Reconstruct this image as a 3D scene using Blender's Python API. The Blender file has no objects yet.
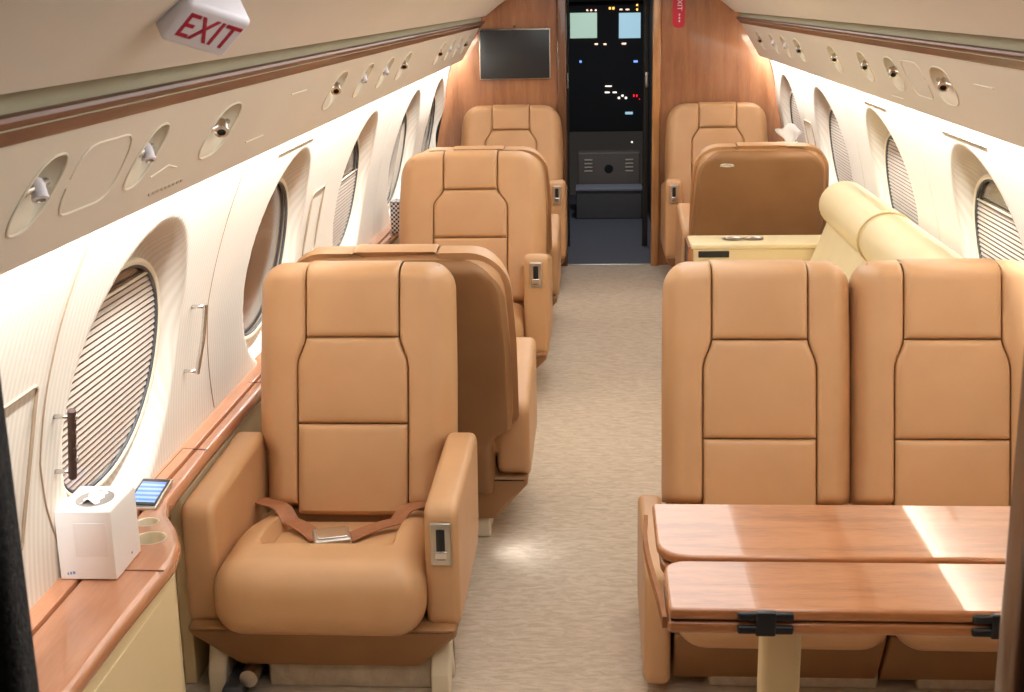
import bpy, bmesh, math, random
from mathutils import Vector, Matrix
random.seed(7)
S = bpy.context.scene
COL = S.collection
PI = math.pi

# ------------------------------------------------------------------ helpers
def link(o, parent=None):
    COL.objects.link(o)
    if parent is not None:
        o.parent = parent
    return o

def mesh(name, V, F, mat, parent=None, smooth=True, loc=None):
    me = bpy.data.meshes.new(name)
    me.from_pydata([tuple(v) for v in V], [], F)
    me.validate()
    bm = bmesh.new(); bm.from_mesh(me)
    bmesh.ops.recalc_face_normals(bm, faces=bm.faces)
    bm.to_mesh(me); bm.free()
    me.materials.append(mat)
    if smooth:
        me.polygons.foreach_set('use_smooth', [len(p.vertices) <= 6 for p in me.polygons])
        me.set_sharp_from_angle(angle=math.radians(38))
        for p in me.polygons:
            if len(p.vertices) > 6: p.use_smooth = False     # big flat caps
    o = bpy.data.objects.new(name, me)
    link(o, parent)
    if loc: o.location = loc
    return o

def merge(*parts):
    V, F = [], []
    for v, f in parts:
        b = len(V)
        V += list(v)
        F += [tuple(i + b for i in q) for q in f]
    return V, F

def tag(o, label, cat, group=None, kind=None):
    if label: o['label'] = label
    if cat: o['category'] = cat
    if group: o['group'] = group
    if kind: o['kind'] = kind
    return o

def struct(o):
    o['kind'] = 'structure'; return o

def thing(name, label, cat, loc=(0, 0, 0), rz=0, group=None):
    o = bpy.data.objects.new(name, None)
    o.empty_display_size = .05
    link(o); o.location = loc; o.rotation_euler = (0, 0, rz)
    return tag(o, label, cat, group)

def xf(vf, M):
    return [M @ Vector(v) for v in vf[0]], vf[1]

def mv(vf, d):
    return [Vector(v) + Vector(d) for v in vf[0]], vf[1]

def axis_list(h, r, n):
    """coordinates from -h to h, fine inside r of the ends"""
    k = 4
    a = [-h + r * i / k for i in range(k)]
    m = max(1, n)
    b = [(-h + r) + (2 * h - 2 * r) * i / m for i in range(m + 1)]
    return a + b + [-x for x in reversed(a)]

def rbox(hx, hy, hz, r, c=(0, 0, 0), n=(1, 1, 1), fn=None):
    """box with rounded edges of radius r"""
    r = min(r, hx * .999, hy * .999, hz * .999)
    A = [axis_list(h, r, k) for h, k in zip((hx, hy, hz), n)]
    idx, V, F = {}, [], []
    def vid(p):
        key = tuple(round(x, 6) for x in p)
        if key in idx: return idx[key]
        q = Vector([max(-h + r, min(h - r, x)) for x, h in zip(p, (hx, hy, hz))])
        d = Vector(p) - q
        if d.length > 1e-9: q = q + d.normalized() * r
        q = q + Vector(c)
        if fn: q = Vector(fn(q))
        idx[key] = len(V); V.append(q)
        return idx[key]
    for ax in range(3):
        u, w = (ax + 1) % 3, (ax + 2) % 3
        for s in (-1, 1):
            for i in range(len(A[u]) - 1):
                for j in range(len(A[w]) - 1):
                    q = []
                    for a, b in ((i, j), (i + 1, j), (i + 1, j + 1), (i, j + 1)):
                        p = [0, 0, 0]
                        p[ax] = s * (hx, hy, hz)[ax]; p[u] = A[u][a]; p[w] = A[w][b]
                        q.append(vid(p))
                    F.append(tuple(q))
    return V, F

def fillet(pts, rad, n=6):
    """round the corners of a closed 2-D outline; rad is a number or one per corner"""
    out, N = [], len(pts)
    for i, p in enumerate(pts):
        r = rad[i] if isinstance(rad, (list, tuple)) else rad
        p = Vector(p); a = Vector(pts[i - 1]) - p; b = Vector(pts[(i + 1) % N]) - p
        la, lb = a.length, b.length
        a.normalize(); b.normalize()
        ang = a.angle(b)
        if r <= 1e-6 or ang > PI - .02:
            out.append(p); continue
        t = min(r / math.tan(ang / 2), la * .49, lb * .49)
        s, e = p + a * t, p + b * t
        for k in range(n + 1):
            w = k / n
            out.append((1 - w) ** 2 * s + 2 * w * (1 - w) * p + w * w * e)
    return out

def prism(outline, lo, hi, r, axis='x', k=4):
    """closed outline pushed along an axis, both rims rounded by r"""
    pts = [Vector(p) for p in outline]
    N = len(pts)
    area = sum(pts[i].x * pts[(i + 1) % N].y - pts[(i + 1) % N].x * pts[i].y for i in range(N))
    if area < 0: pts.reverse()
    nor = []
    for i in range(N):
        a = (pts[i] - pts[i - 1]); b = (pts[(i + 1) % N] - pts[i])
        a = a.normalized() if a.length > 1e-9 else b.normalized()
        b = b.normalized() if b.length > 1e-9 else a
        n1, n2 = Vector((a.y, -a.x)), Vector((b.y, -b.x))
        m = n1 + n2
        m = m / max(.35, m.length_squared / 2) if m.length > 1e-6 else n1
        nor.append(m)
    layers = []
    for i in range(k + 1):
        a = PI / 2 * i / k
        layers.append((lo + r * (1 - math.sin(a)) if r else lo, r * (1 - math.cos(PI / 2 - a)) if r else 0))
        if not r: break
    layers = [(lo + r * (1 - math.sin(PI / 2 * i / k)), r * (1 - math.cos(PI / 2 * i / k))) for i in range(k, -1, -1)] if r else [(lo, 0)]
    # ordered from the cap (inset r) out to the full outline
    layers = sorted(layers, key=lambda t: t[0])
    top = [(lo + hi - z, ins) for z, ins in reversed(layers)]
    L = [(z, r - ins if False else ins) for z, ins in layers] + top
    V, F = [], []
    def put(p, h):
        if axis == 'x': return Vector((h, p.x, p.y))
        if axis == 'y': return Vector((p.x, h, p.y))
        return Vector((p.x, p.y, h))
    for z, ins in L:
        for p, n in zip(pts, nor): V.append(put(p - n * ins, z))
    M = len(L)
    for j in range(M - 1):
        for i in range(N):
            F.append((j * N + i, j * N + (i + 1) % N, (j + 1) * N + (i + 1) % N, (j + 1) * N + i))
    F.append(tuple(range(N - 1, -1, -1)))
    F.append(tuple(range((M - 1) * N, M * N)))
    return V, F

def tube(path, r, n=8, closed=False):
    P = [Vector(p) for p in path]
    V, F = [], []
    N = len(P)
    prev = None
    for i, p in enumerate(P):
        a = P[i - 1] if (i > 0 or closed) else p
        b = P[(i + 1) % N] if (i < N - 1 or closed) else p
        t = (b - a).normalized()
        if prev is None:
            u = t.cross(Vector((0, 0, 1)))
            if u.length < .1: u = t.cross(Vector((0, 1, 0)))
        else:
            u = prev - t * prev.dot(t)
        u.normalize(); prev = u
        w = t.cross(u)
        for k in range(n):
            c = 2 * PI * k / n
            V.append(p + (u * math.cos(c) + w * math.sin(c)) * r)
    for i in range(N if closed else N - 1):
        j = (i + 1) % N
        for k in range(n):
            F.append((i * n + k, i * n + (k + 1) % n, j * n + (k + 1) % n, j * n + k))
    if not closed:
        F.append(tuple(range(n - 1, -1, -1))); F.append(tuple((N - 1) * n + k for k in range(n)))
    return V, F

def lathe(prof, n=24, c=(0, 0, 0)):
    """prof: (radius, z) pairs, turned about z"""
    V, F = [], []
    for r, z in prof:
        for k in range(n):
            a = 2 * PI * k / n
            V.append(Vector((c[0] + r * math.cos(a), c[1] + r * math.sin(a), c[2] + z)))
    for i in range(len(prof) - 1):
        for k in range(n):
            F.append((i * n + k, i * n + (k + 1) % n, (i + 1) * n + (k + 1) % n, (i + 1) * n + k))
    return V, F

def ribbon(path, width_dir, w, t):
    """flat strap along a path"""
    P = [Vector(p) for p in path]; V, F = [], []
    for i, p in enumerate(P):
        tt = (P[min(i + 1, len(P) - 1)] - P[max(i - 1, 0)]).normalized()
        d = Vector(width_dir) if width_dir else tt.cross(Vector((0, 0, 1))); d = (d - tt * d.dot(tt)).normalized(); n = tt.cross(d)
        for a, b in ((-1, -1), (1, -1), (1, 1), (-1, 1)):
            V.append(p + d * a * w / 2 + n * b * t / 2)
    for i in range(len(P) - 1):
        for k in range(4):
            F.append((i * 4 + k, i * 4 + (k + 1) % 4, i * 4 + 4 + (k + 1) % 4, i * 4 + 4 + k))
    F.append((3, 2, 1, 0)); m = (len(P) - 1) * 4; F.append((m, m + 1, m + 2, m + 3))
    return V, F

def sweep_y(prof, y0, y1, ny=2, closed=False):
    V, F = [], []
    n = len(prof)
    for j in range(ny):
        y = y0 + (y1 - y0) * j / (ny - 1)
        for p in prof: V.append(Vector((p[0], y, p[1])))
    for j in range(ny - 1):
        for i in range(n if closed else n - 1):
            F.append((j * n + i, j * n + (i + 1) % n, (j + 1) * n + (i + 1) % n, (j + 1) * n + i))
    if closed:
        F.append(tuple(range(n))); F.append(tuple((ny - 1) * n + i for i in range(n)))
    return V, F

def sstep(a, b, x):
    t = max(0, min(1, (x - a) / (b - a))); return t * t * (3 - 2 * t)

def rnd(d, r):
    t = max(0.0, min(1.0, d / r)); return math.sqrt(max(0, 1 - (1 - t) ** 2))

# ------------------------------------------------------------------ materials
def srgb(r, g, b):
    f = lambda c: (c / 255 / 12.92) if c / 255 <= .04045 else ((c / 255 + .055) / 1.055) ** 2.4
    return (f(r), f(g), f(b), 1)

def mat(name, col, rough=.5, metal=0, coat=0, spec=.5, emit=None, estr=0):
    m = bpy.data.materials.new(name); m.use_nodes = True
    b = m.node_tree.nodes['Principled BSDF']
    b.inputs['Base Color'].default_value = col
    b.inputs['Roughness'].default_value = rough
    b.inputs['Metallic'].default_value = metal
    b.inputs['Coat Weight'].default_value = coat
    b.inputs['Coat Roughness'].default_value = .04
    b.inputs['Specular IOR Level'].default_value = spec
    if emit:
        b.inputs['Emission Color'].default_value = emit
        b.inputs['Emission Strength'].default_value = estr
    return m

def nodes(m):
    return m.node_tree.nodes, m.node_tree.links, m.node_tree.nodes['Principled BSDF']

def noise_col(m, c1, c2, scale=(1, 1, 1), nscale=5, detail=4, distort=0, bump=0, bscale=None, lo=.3, hi=.7, bdist=.002):
    N, L, b = nodes(m)
    tc = N.new('ShaderNodeTexCoord'); mp = N.new('ShaderNodeMapping')
    mp.inputs['Scale'].default_value = scale
    L.new(tc.outputs['Object'], mp.inputs['Vector'])
    nz = N.new('ShaderNodeTexNoise')
    nz.inputs['Scale'].default_value = nscale; nz.inputs['Detail'].default_value = detail
    nz.inputs['Distortion'].default_value = distort
    L.new(mp.outputs[0], nz.inputs['Vector'])
    cr = N.new('ShaderNodeValToRGB')
    cr.color_ramp.elements[0].position = lo; cr.color_ramp.elements[1].position = hi
    cr.color_ramp.elements[0].color = c1; cr.color_ramp.elements[1].color = c2
    L.new(nz.outputs[0], cr.inputs[0]); L.new(cr.outputs[0], b.inputs['Base Color'])
    if bump:
        src = nz
        if bscale:
            src = N.new('ShaderNodeTexNoise'); src.inputs['Scale'].default_value = bscale
            src.inputs['Detail'].default_value = 3
            L.new(mp.outputs[0], src.inputs['Vector'])
        bp = N.new('ShaderNodeBump'); bp.inputs['Strength'].default_value = bump
        bp.inputs['Distance'].default_value = bdist
        L.new(src.outputs[0], bp.inputs['Height']); L.new(bp.outputs[0], b.inputs['Normal'])
    return m

LEATHER = noise_col(mat('leather_tan', srgb(196, 151, 108), .42, spec=.45), srgb(193, 148, 105), srgb(200, 155, 112), nscale=6, bump=.12, bscale=260)
LEATHER_SHADED = noise_col(mat('leather_tan_shaded', srgb(146, 104, 66), .5, spec=.4), srgb(142, 101, 63), srgb(151, 109, 70), nscale=6, bump=.12, bscale=260)  # tan leather of skirts and rear panels, with their shade put into the colour
CREAM_L = noise_col(mat('leather_cream', srgb(233, 215, 172), .4, spec=.45), srgb(231, 212, 168), srgb(236, 219, 178), nscale=5, bump=.1, bscale=240)
CREAM = mat('cream_laminate', srgb(226, 205, 160), .45)
CREAM_P = mat('cream_plastic', srgb(222, 208, 182), .4)
PANEL = noise_col(mat('overhead_beige', srgb(221, 211, 195), .55), srgb(219, 209, 193), srgb(223, 213, 197), nscale=3)
CEIL = noise_col(mat('ceiling_beige', srgb(221, 213, 201), .7), srgb(219, 211, 199), srgb(223, 215, 203), nscale=2, bump=.05, bscale=300)
GAPM = mat('gap_olive_grey', srgb(172, 164, 140), .8, spec=.1)
RECESS = mat('recess_cream', srgb(232, 222, 202), .45)
CHROME = mat('chrome', (.75, .73, .7, 1), .16, 1)
SATIN = mat('satin_metal', (.62, .58, .52, 1), .3, 1)
BLACK = mat('black_plastic', (.012, .012, .013, 1), .35)
BLACKM = mat('black_matte', (.008, .008, .009, 1), .8)
BELT = noise_col(mat('belt_webbing', srgb(150, 96, 62), .6), srgb(142, 90, 58), srgb(158, 102, 66), nscale=60)
DGREY = mat('dark_grey', srgb(62, 62, 64), .6)
WHITE = mat('white_plastic', srgb(236, 232, 240), .3)
RED = mat('red_letter', srgb(176, 16, 52), .5)
REDTAG = mat('red_tag', srgb(196, 22, 48), .45)
CARD = noise_col(mat('white_card', srgb(242, 236, 232), .6), srgb(240, 234, 230), srgb(244, 240, 236), nscale=4)
CARD2 = mat('card_print', srgb(237, 229, 224), .6)
BLUEP = mat('blue_print', srgb(110, 140, 190), .6)
FILM = mat('grey_film', srgb(150, 140, 132), .15)
TISSUE = mat('tissue_paper', srgb(246, 242, 238), .8)
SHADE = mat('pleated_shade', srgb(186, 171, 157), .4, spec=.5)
PLEAT_SHADOW = mat('pleat_shadow', srgb(116, 96, 82), .6)  # pleat recesses coloured darker, in place of the shade between folds
NIGHT = noise_col(mat('night_glass', srgb(92, 70, 56), .12, spec=.6), srgb(52, 40, 33), srgb(86, 69, 57), scale=(1, 3, .8), nscale=3)
FABDARK = noise_col(mat('charcoal_fabric', srgb(46, 44, 46), .9), srgb(34, 33, 36), srgb(58, 55, 56), nscale=160, bump=.6, bdist=.004)

def wood(name, c1, c2, c3, scale, rough=.25, coat=1.0, nscale=6):
    m = mat(name, c2, rough, coat=coat)
    N, L, b = nodes(m)
    tc = N.new('ShaderNodeTexCoord'); mp = N.new('ShaderNodeMapping')
    mp.inputs['Scale'].default_value = scale
    L.new(tc.outputs['Object'], mp.inputs['Vector'])
    n1 = N.new('ShaderNodeTexNoise'); n1.inputs['Scale'].default_value = nscale
    n1.inputs['Detail'].default_value = 5; n1.inputs['Distortion'].default_value = .6
    n2 = N.new('ShaderNodeTexNoise'); n2.inputs['Scale'].default_value = nscale * 9
    n2.inputs['Detail'].default_value = 3
    L.new(mp.outputs[0], n1.inputs['Vector']); L.new(mp.outputs[0], n2.inputs['Vector'])
    mx = N.new('ShaderNodeMix'); mx.data_type = 'FLOAT'; mx.inputs[0].default_value = .35
    L.new(n1.outputs[0], mx.inputs[2]); L.new(n2.outputs[0], mx.inputs[3])
    cr = N.new('ShaderNodeValToRGB')
    e = cr.color_ramp.elements
    e[0].position = .33; e[0].color = c1; e[1].position = .68; e[1].color = c3
    k = e.new(.5); k.color = c2
    L.new(mx.outputs[0], cr.inputs[0]); L.new(cr.outputs[0], b.inputs['Base Color'])
    return m

WOOD_BULK = wood('wood_bulkhead', srgb(136, 86, 54), srgb(160, 104, 66), srgb(176, 118, 78), (9, 9, .7), .34, 1.0, 3)
WOOD_JAMB = wood('wood_jamb', srgb(158, 106, 58), srgb(182, 126, 74), srgb(196, 142, 88), (9, 9, .7), .3, .6, 3)
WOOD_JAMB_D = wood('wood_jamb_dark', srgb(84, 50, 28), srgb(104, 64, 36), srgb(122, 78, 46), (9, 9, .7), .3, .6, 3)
WOOD_TRIM = wood('wood_trim', srgb(84, 44, 24), srgb(104, 58, 32), srgb(118, 68, 38), (6, .7, 6), .42, .12, 4)
WOOD_LEDGE = wood('wood_ledge', srgb(182, 122, 86), srgb(190, 130, 94), srgb(198, 138, 102), (5, .6, 5), .25, .8, 4)
WOOD_TABLE = wood('wood_table', srgb(150, 90, 50), srgb(176, 112, 66), srgb(190, 126, 78), (.9, 7, 7), .3, .8, 4)

# ribbed wall cloth
WALLM = mat('ribbed_wall_cloth', srgb(228, 210, 186), .75, spec=.25)
N, L, b = nodes(WALLM)
tc = N.new('ShaderNodeTexCoord')
mp = N.new('ShaderNodeMapping'); mp.inputs['Scale'].default_value = (1, 1, .12)
L.new(tc.outputs['Object'], mp.inputs['Vector'])
wv = N.new('ShaderNodeTexWave'); wv.bands_direction = 'Y'; wv.inputs['Scale'].default_value = 16
wv.inputs['Distortion'].default_value = 1.2; wv.inputs['Detail'].default_value = 2; wv.inputs['Detail Scale'].default_value = 2
L.new(mp.outputs[0], wv.inputs['Vector'])
nz = N.new('ShaderNodeTexNoise'); nz.inputs['Scale'].default_value = 90; nz.inputs['Detail'].default_value = 2
L.new(tc.outputs['Object'], nz.inputs['Vector'])
cr = N.new('ShaderNodeValToRGB'); cr.color_ramp.elements[0].color = srgb(202, 189, 172); cr.color_ramp.elements[1].color = srgb(213, 201, 186)
L.new(wv.outputs[0], cr.inputs[0]); L.new(cr.outputs[0], b.inputs['Base Color'])
ad = N.new('ShaderNodeMath'); ad.operation = 'ADD'
L.new(wv.outputs[0], ad.inputs[0]); L.new(nz.outputs[0], ad.inputs[1])
bp = N.new('ShaderNodeBump'); bp.inputs['Strength'].default_value = .12; bp.inputs['Distance'].default_value = .003
L.new(ad.outputs[0], bp.inputs['Height']); L.new(bp.outputs[0], b.inputs['Normal'])

# carpet: low pile in short wavy cross ridges
CARPET = mat('wavy_beige_carpet', srgb(204, 184, 156), .95, spec=.15)
N, L, b = nodes(CARPET)
tc = N.new('ShaderNodeTexCoord')
mp = N.new('ShaderNodeMapping'); mp.inputs['Scale'].default_value = (1.3, 3.6, 1)
L.new(tc.outputs['Object'], mp.inputs['Vector'])
nz = N.new('ShaderNodeTexNoise'); nz.inputs['Scale'].default_value = 17; nz.inputs['Detail'].default_value = 4; nz.inputs['Distortion'].default_value = .9
L.new(mp.outputs[0], nz.inputs['Vector'])
n2 = N.new('ShaderNodeTexNoise'); n2.inputs['Scale'].default_value = 240; n2.inputs['Detail'].default_value = 2
L.new(tc.outputs['Object'], n2.inputs['Vector'])
ad = N.new('ShaderNodeMath'); ad.operation = 'MULTIPLY_ADD'; ad.inputs[1].default_value = .3
L.new(n2.outputs[0], ad.inputs[0]); L.new(nz.outputs[0], ad.inputs[2])
cr = N.new('ShaderNodeValToRGB'); cr.color_ramp.elements[0].position = .5; cr.color_ramp.elements[1].position = .8
cr.color_ramp.elements[0].color = srgb(184, 166, 146); cr.color_ramp.elements[1].color = srgb(204, 187, 166)
L.new(ad.outputs[0], cr.inputs[0]); L.new(cr.outputs[0], b.inputs['Base Color'])
bp = N.new('ShaderNodeBump'); bp.inputs['Strength'].default_value = .4; bp.inputs['Distance'].default_value = .005
L.new(ad.outputs[0], bp.inputs['Height']); L.new(bp.outputs[0], b.inputs['Normal'])

BLUECARPET = noise_col(mat('blue_grey_carpet', srgb(92, 92, 100), .95), srgb(84, 84, 92), srgb(102, 102, 110), nscale=120, bump=.4, bdist=.003)

def clear_mat():
    m = bpy.data.materials.new('clear_pane'); m.use_nodes = True
    N, L = m.node_tree.nodes, m.node_tree.links
    N.remove(N['Principled BSDF'])
    t = N.new('ShaderNodeBsdfTransparent'); g = N.new('ShaderNodeBsdfGlossy'); g.inputs['Roughness'].default_value = .03
    mx = N.new('ShaderNodeMixShader'); mx.inputs[0].default_value = .05
    L.new(t.outputs[0], mx.inputs[1]); L.new(g.outputs[0], mx.inputs[2])
    L.new(mx.outputs[0], N['Material Output'].inputs['Surface'])
    return m
CLEAR = clear_mat()

# ------------------------------------------------------------------ camera
f_px, yaw, pit, rol = 1300.0, .066, .26, -.018
Rv = Vector((math.cos(yaw), math.sin(yaw), 0)); Fh = Vector((-math.sin(yaw), math.cos(yaw), 0))
Fv = math.cos(pit) * Fh - math.sin(pit) * Vector((0, 0, 1)); Uv = Rv.cross(Fv)
Rv, Uv = math.cos(rol) * Rv + math.sin(rol) * Uv, -math.sin(rol) * Rv + math.cos(rol) * Uv
cd = bpy.data.cameras.new('camera'); cam = bpy.data.objects.new('camera', cd); COL.objects.link(cam)
M = Matrix((Rv, Uv, -Fv)).transposed().to_4x4(); M.translation = Vector((-.086, 0, 1.6))
cam.matrix_world = M
cd.sensor_width = 36; cd.sensor_fit = 'HORIZONTAL'; cd.lens = f_px / 1024 * 36
cd.clip_start = .02
cd.dof.use_dof = True; cd.dof.focus_distance = 3.6; cd.dof.aperture_fstop = 18
S.camera = cam

# ------------------------------------------------------------------ the shell
Y0, YB = .9, 7.95          # rear partition, forward bulkhead
def wall_x(z): return 1.125 - .33 * max(0, z - .5) ** 2
def taper(y, z=.83): return 1 - .05 * sstep(5.6, 8.1, y) * sstep(1.26, .95, z)
def pane_x(z): return 1.125 - .2 * (z - .85)
WA, WB = .288, .238        # half width and half height of a window
WZ = .832
LEFT_W = [2.628, 3.955, 5.30, 6.62, 7.62]
RIGHT_W = [3.86, 5.155, 6.40, 7.50]

def wall(side, wins):
    ys = []
    y = Y0
    while y < YB + .001:
        ys.append(y); y += .0125
    zs = [0, .2, .4] + [.42 + .0115 * i for i in range(82)]
    V, F = [], []
    for y in ys:
        for z in zs:
            x = wall_x(z)
            for yc in wins:
                t = math.sqrt(((y - yc) / .352) ** 2 + ((z - WZ) / .335) ** 2)
                if t < 1:
                    w = sstep(1.0, .80, t) if t > .80 else 1
                    w = 1 - (1 - w) ** 1.5
                    x = x + (max(pane_x(z) + .012, x) - x) * w
            V.append((side * x * taper(y, z), y, z))
    n = len(zs)
    for i in range(len(ys) - 1):
        for j in range(n - 1):
            F.append((i * n + j, i * n + j + 1, (i + 1) * n + j + 1, (i + 1) * n + j))
    return V, F
struct(mesh('wall_left', *wall(-1, LEFT_W), WALLM))
struct(mesh('wall_right', *wall(1, RIGHT_W), WALLM))

struct(mesh('floor', *rbox(1.2, 3.6, .02, .002, (0, 4.36, -.02)), CARPET))
struct(mesh('floor_cockpit', *rbox(.6, 1.5, .02, .002, (0, 9.465, -.02)), BLUECARPET))

# windows
def oval(v):
    t = min(1, abs(v) / WB); return WA * (1 - t ** 2.25) ** (1 / 2.25)
def window(n, side, yc, cover):
    """cover: (low, high) share of the height hidden by the pleated shade, None = open"""
    root = bpy.data.objects.new('window_%d' % n, None); link(root); struct(root)
    k = taper(yc)
    root.location = (side * pane_x(WZ) * k, yc, WZ)
    def P(u, v, w): # u along the cabin, v up the pane, w outward
        return (side * (-.196 * v + .98 * w), u, .98 * v + .196 * w)
    M_ = 64
    ring = []
    for i in range(M_):
        a = 2 * PI * i / M_
        c, s = math.cos(a), math.sin(a)
        u = WA * math.copysign(abs(c) ** (2 / 2.25), c); v = WB * math.copysign(abs(s) ** (2 / 2.25), s)
        ring.append((u, v))
    mesh('window_frame', *tube([P(u * 1.0, v * 1.0, -.001) for u, v in ring], .005, 8, True), DGREY, root)
    mesh('frame_lip', *tube([P(u * 1.035, v * 1.04, .0) for u, v in ring], .009, 8, True), CREAM_P, root)
    # outer pane, the dark outside behind it
    mesh('outer_pane', [P(u, v, .007) for u, v in ring], [tuple(range(M_))], NIGHT, root, smooth=False)
    if cover:
        lo, hi = cover
        V, F = [], []
        rows = []
        pitch = .0152
        v = -WB * .985
        v_hi = -WB + 2 * WB * hi
        v = max(v, -WB + 2 * WB * lo)
        while v < min(v_hi, WB * .985):
            rows.append((v, -.0005)); rows.append((v + pitch * .55, .0025)); rows.append((v + pitch * .57, .004)); rows.append((v + pitch * .98, .004))
            v += pitch
        for v, w in rows:
            h = oval(min(abs(v), WB * .995)) * .995
            for i in range(9): V.append(P(-h + 2 * h * i / 8, v, w))
        for j in range(len(rows) - 1):
            for i in range(8): F.append((j * 9 + i, j * 9 + i + 1, j * 9 + i + 10, j * 9 + i + 9))
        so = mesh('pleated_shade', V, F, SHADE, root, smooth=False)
        so.data.materials.append(PLEAT_SHADOW)
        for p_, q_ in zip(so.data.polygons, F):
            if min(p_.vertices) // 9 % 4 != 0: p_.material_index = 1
        if hi < .97:
            vv = rows[-1][0] + .006; h = oval(vv)
            mesh('shade_rail', *tube([P(-h, vv, -.003), P(h, vv, -.001)], .0035, 8), CREAM_P, root)
    mesh('inner_pane', [P(u, v, -.006) for u, v in ring], [tuple(range(M_))], CLEAR, root, smooth=False)
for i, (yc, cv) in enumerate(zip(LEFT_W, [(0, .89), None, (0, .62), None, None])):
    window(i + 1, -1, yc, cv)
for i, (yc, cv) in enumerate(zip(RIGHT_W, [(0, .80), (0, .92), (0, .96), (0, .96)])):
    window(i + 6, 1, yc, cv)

# grooves between the wall panels
def wp(side, y, z, off=0): return (side * (wall_x(z) - off) * taper(y, z), y, z)
SEAM = mat('seam_brown', srgb(150, 126, 100), .8)  # brown lines for panel joints and hatch outlines
tn = [0]
def trim(vf, m):
    tn[0] += 1
    return struct(mesh('trim_%d' % tn[0], *vf, m))
def seam(side, pts, r=.0022, m=SEAM):
    P = []
    for (y1, z1), (y2, z2) in zip(pts, pts[1:]):
        for k in range(8): P.append(wp(side, y1 + (y2 - y1) * k / 8, z1 + (z2 - z1) * k / 8, -.0006))
    P.append(wp(side, *pts[-1], -.0006))
    trim(tube(P, r, 6), m)
seam(-1, [(2.17, 1.2), (2.155, 1.08), (2.158, .95), (2.175, .80), (2.215, .70), (2.27, .6), (2.30, .54)], .003)
seam(-1, [(3.215, 1.2), (3.215, .86), (3.33, .54)])
SEAM2 = mat('seam_pale', srgb(192, 174, 150), .8)
for yy in (4.62, 5.97, 7.18): seam(-1, [(yy, 1.25), (yy, .54)], .0016, SEAM2)
for yy in (4.5, 5.78, 6.98): seam(1, [(yy, 1.25), (yy, .54)], .0016, SEAM2)
def hatch(side, y0, y1, z0, z1):
    c = [(y0, z0), (y1, z0), (y1, z1), (y0, z1)]
    P = []
    for q in fillet(c, .02, 4): P.append(wp(side, q.x, q.y, .001))
    trim(tube(P, .0035, 6, True), SEAM)
hatch(-1, 1.80, 2.11, .66, .97)
hatch(-1, 4.40, 4.60, .74, .97)
hatch(1, 6.86, 7.06, .78, .96)
for side, ylist in ((1, [(4.84, 5.24, 1.196), (3.59, 4.06, 1.195)]), (-1, [(3.60, 4.07, 1.196)])):
    for a, b_, z in ylist:
        trim(tube([wp(side, a, z, .001), wp(side, b_, z, .001)], .0022, 6), SEAM)

# ceiling panels with a lit strip between them
for s, nm in ((-1, 'ceiling_left'), (1, 'ceiling_right')):
    pr = [(.745, 1.53), (.722, 1.513), (.712, 1.513), (.705, 1.520), (.64, 1.572), (.56, 1.625), (.475, 1.668), (.465, 1.672), (.462, 1.72)]
    struct(mesh(nm, *sweep_y([(s * x, z) for x, z in pr], .2, 7.72, 3), CEIL))
    struct(mesh('trim_gap_' + ('left' if s < 0 else 'right'), *sweep_y([(s * .728, 1.47), (s * .742, 1.49), (s * .742, 1.54)], .2, 7.72), GAPM))
struct(mesh('ceiling', *sweep_y([(-.95, 1.83), (.95, 1.83)], .2, 10.8), CEIL))

# wooden mouldings above the service panels
for s, nm in ((-1, 'trim_wood_left'), (1, 'trim_wood_right')):
    pr = [(.760, 1.452), (.750, 1.450), (.742, 1.457), (.735, 1.468), (.730, 1.471), (.7255, 1.475), (.7235, 1.480), (.7255, 1.485), (.731, 1.487), (.742, 1.487)]
    struct(mesh(nm, *sweep_y([(s * x, z) for x, z in pr], .2, 7.75), WOOD_TRIM))

# forward bulkhead: veneered panels either side of the cockpit passage
def bulk(side, x_in):
    out = [(side * x_in, 0), (side * x_in, 1.83)]
    out += [(side * .80, 1.83), (side * .86, 1.5)]
    for i in range(14):
        z = 1.36 - i * (1.36 / 13)
        out.append((side * (wall_x(z) * taper(8.0, z) - .001), z))
    return prism(out, YB, YB + .05, 0, 'y')
struct(mesh('wall_front', *bulk(-1, .312), WOOD_BULK))
struct(mesh('wall_front.001', *bulk(1, .304), WOOD_BULK))
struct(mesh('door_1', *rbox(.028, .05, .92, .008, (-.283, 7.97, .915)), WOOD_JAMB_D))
struct(mesh('door_1.001', *rbox(.024, .05, .92, .008, (.281, 7.97, .915)), WOOD_JAMB))
trim(rbox(.27, .012, .004, .003, (.0, 7.955, .003)), SATIN)

# rear partition the picture is taken through
struct(mesh('wall_rear', *rbox(.335, .02, .95, .012, (-.866, Y0, .93)), FABDARK))
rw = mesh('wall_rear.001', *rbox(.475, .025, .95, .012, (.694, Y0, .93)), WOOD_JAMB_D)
struct(rw)

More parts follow.
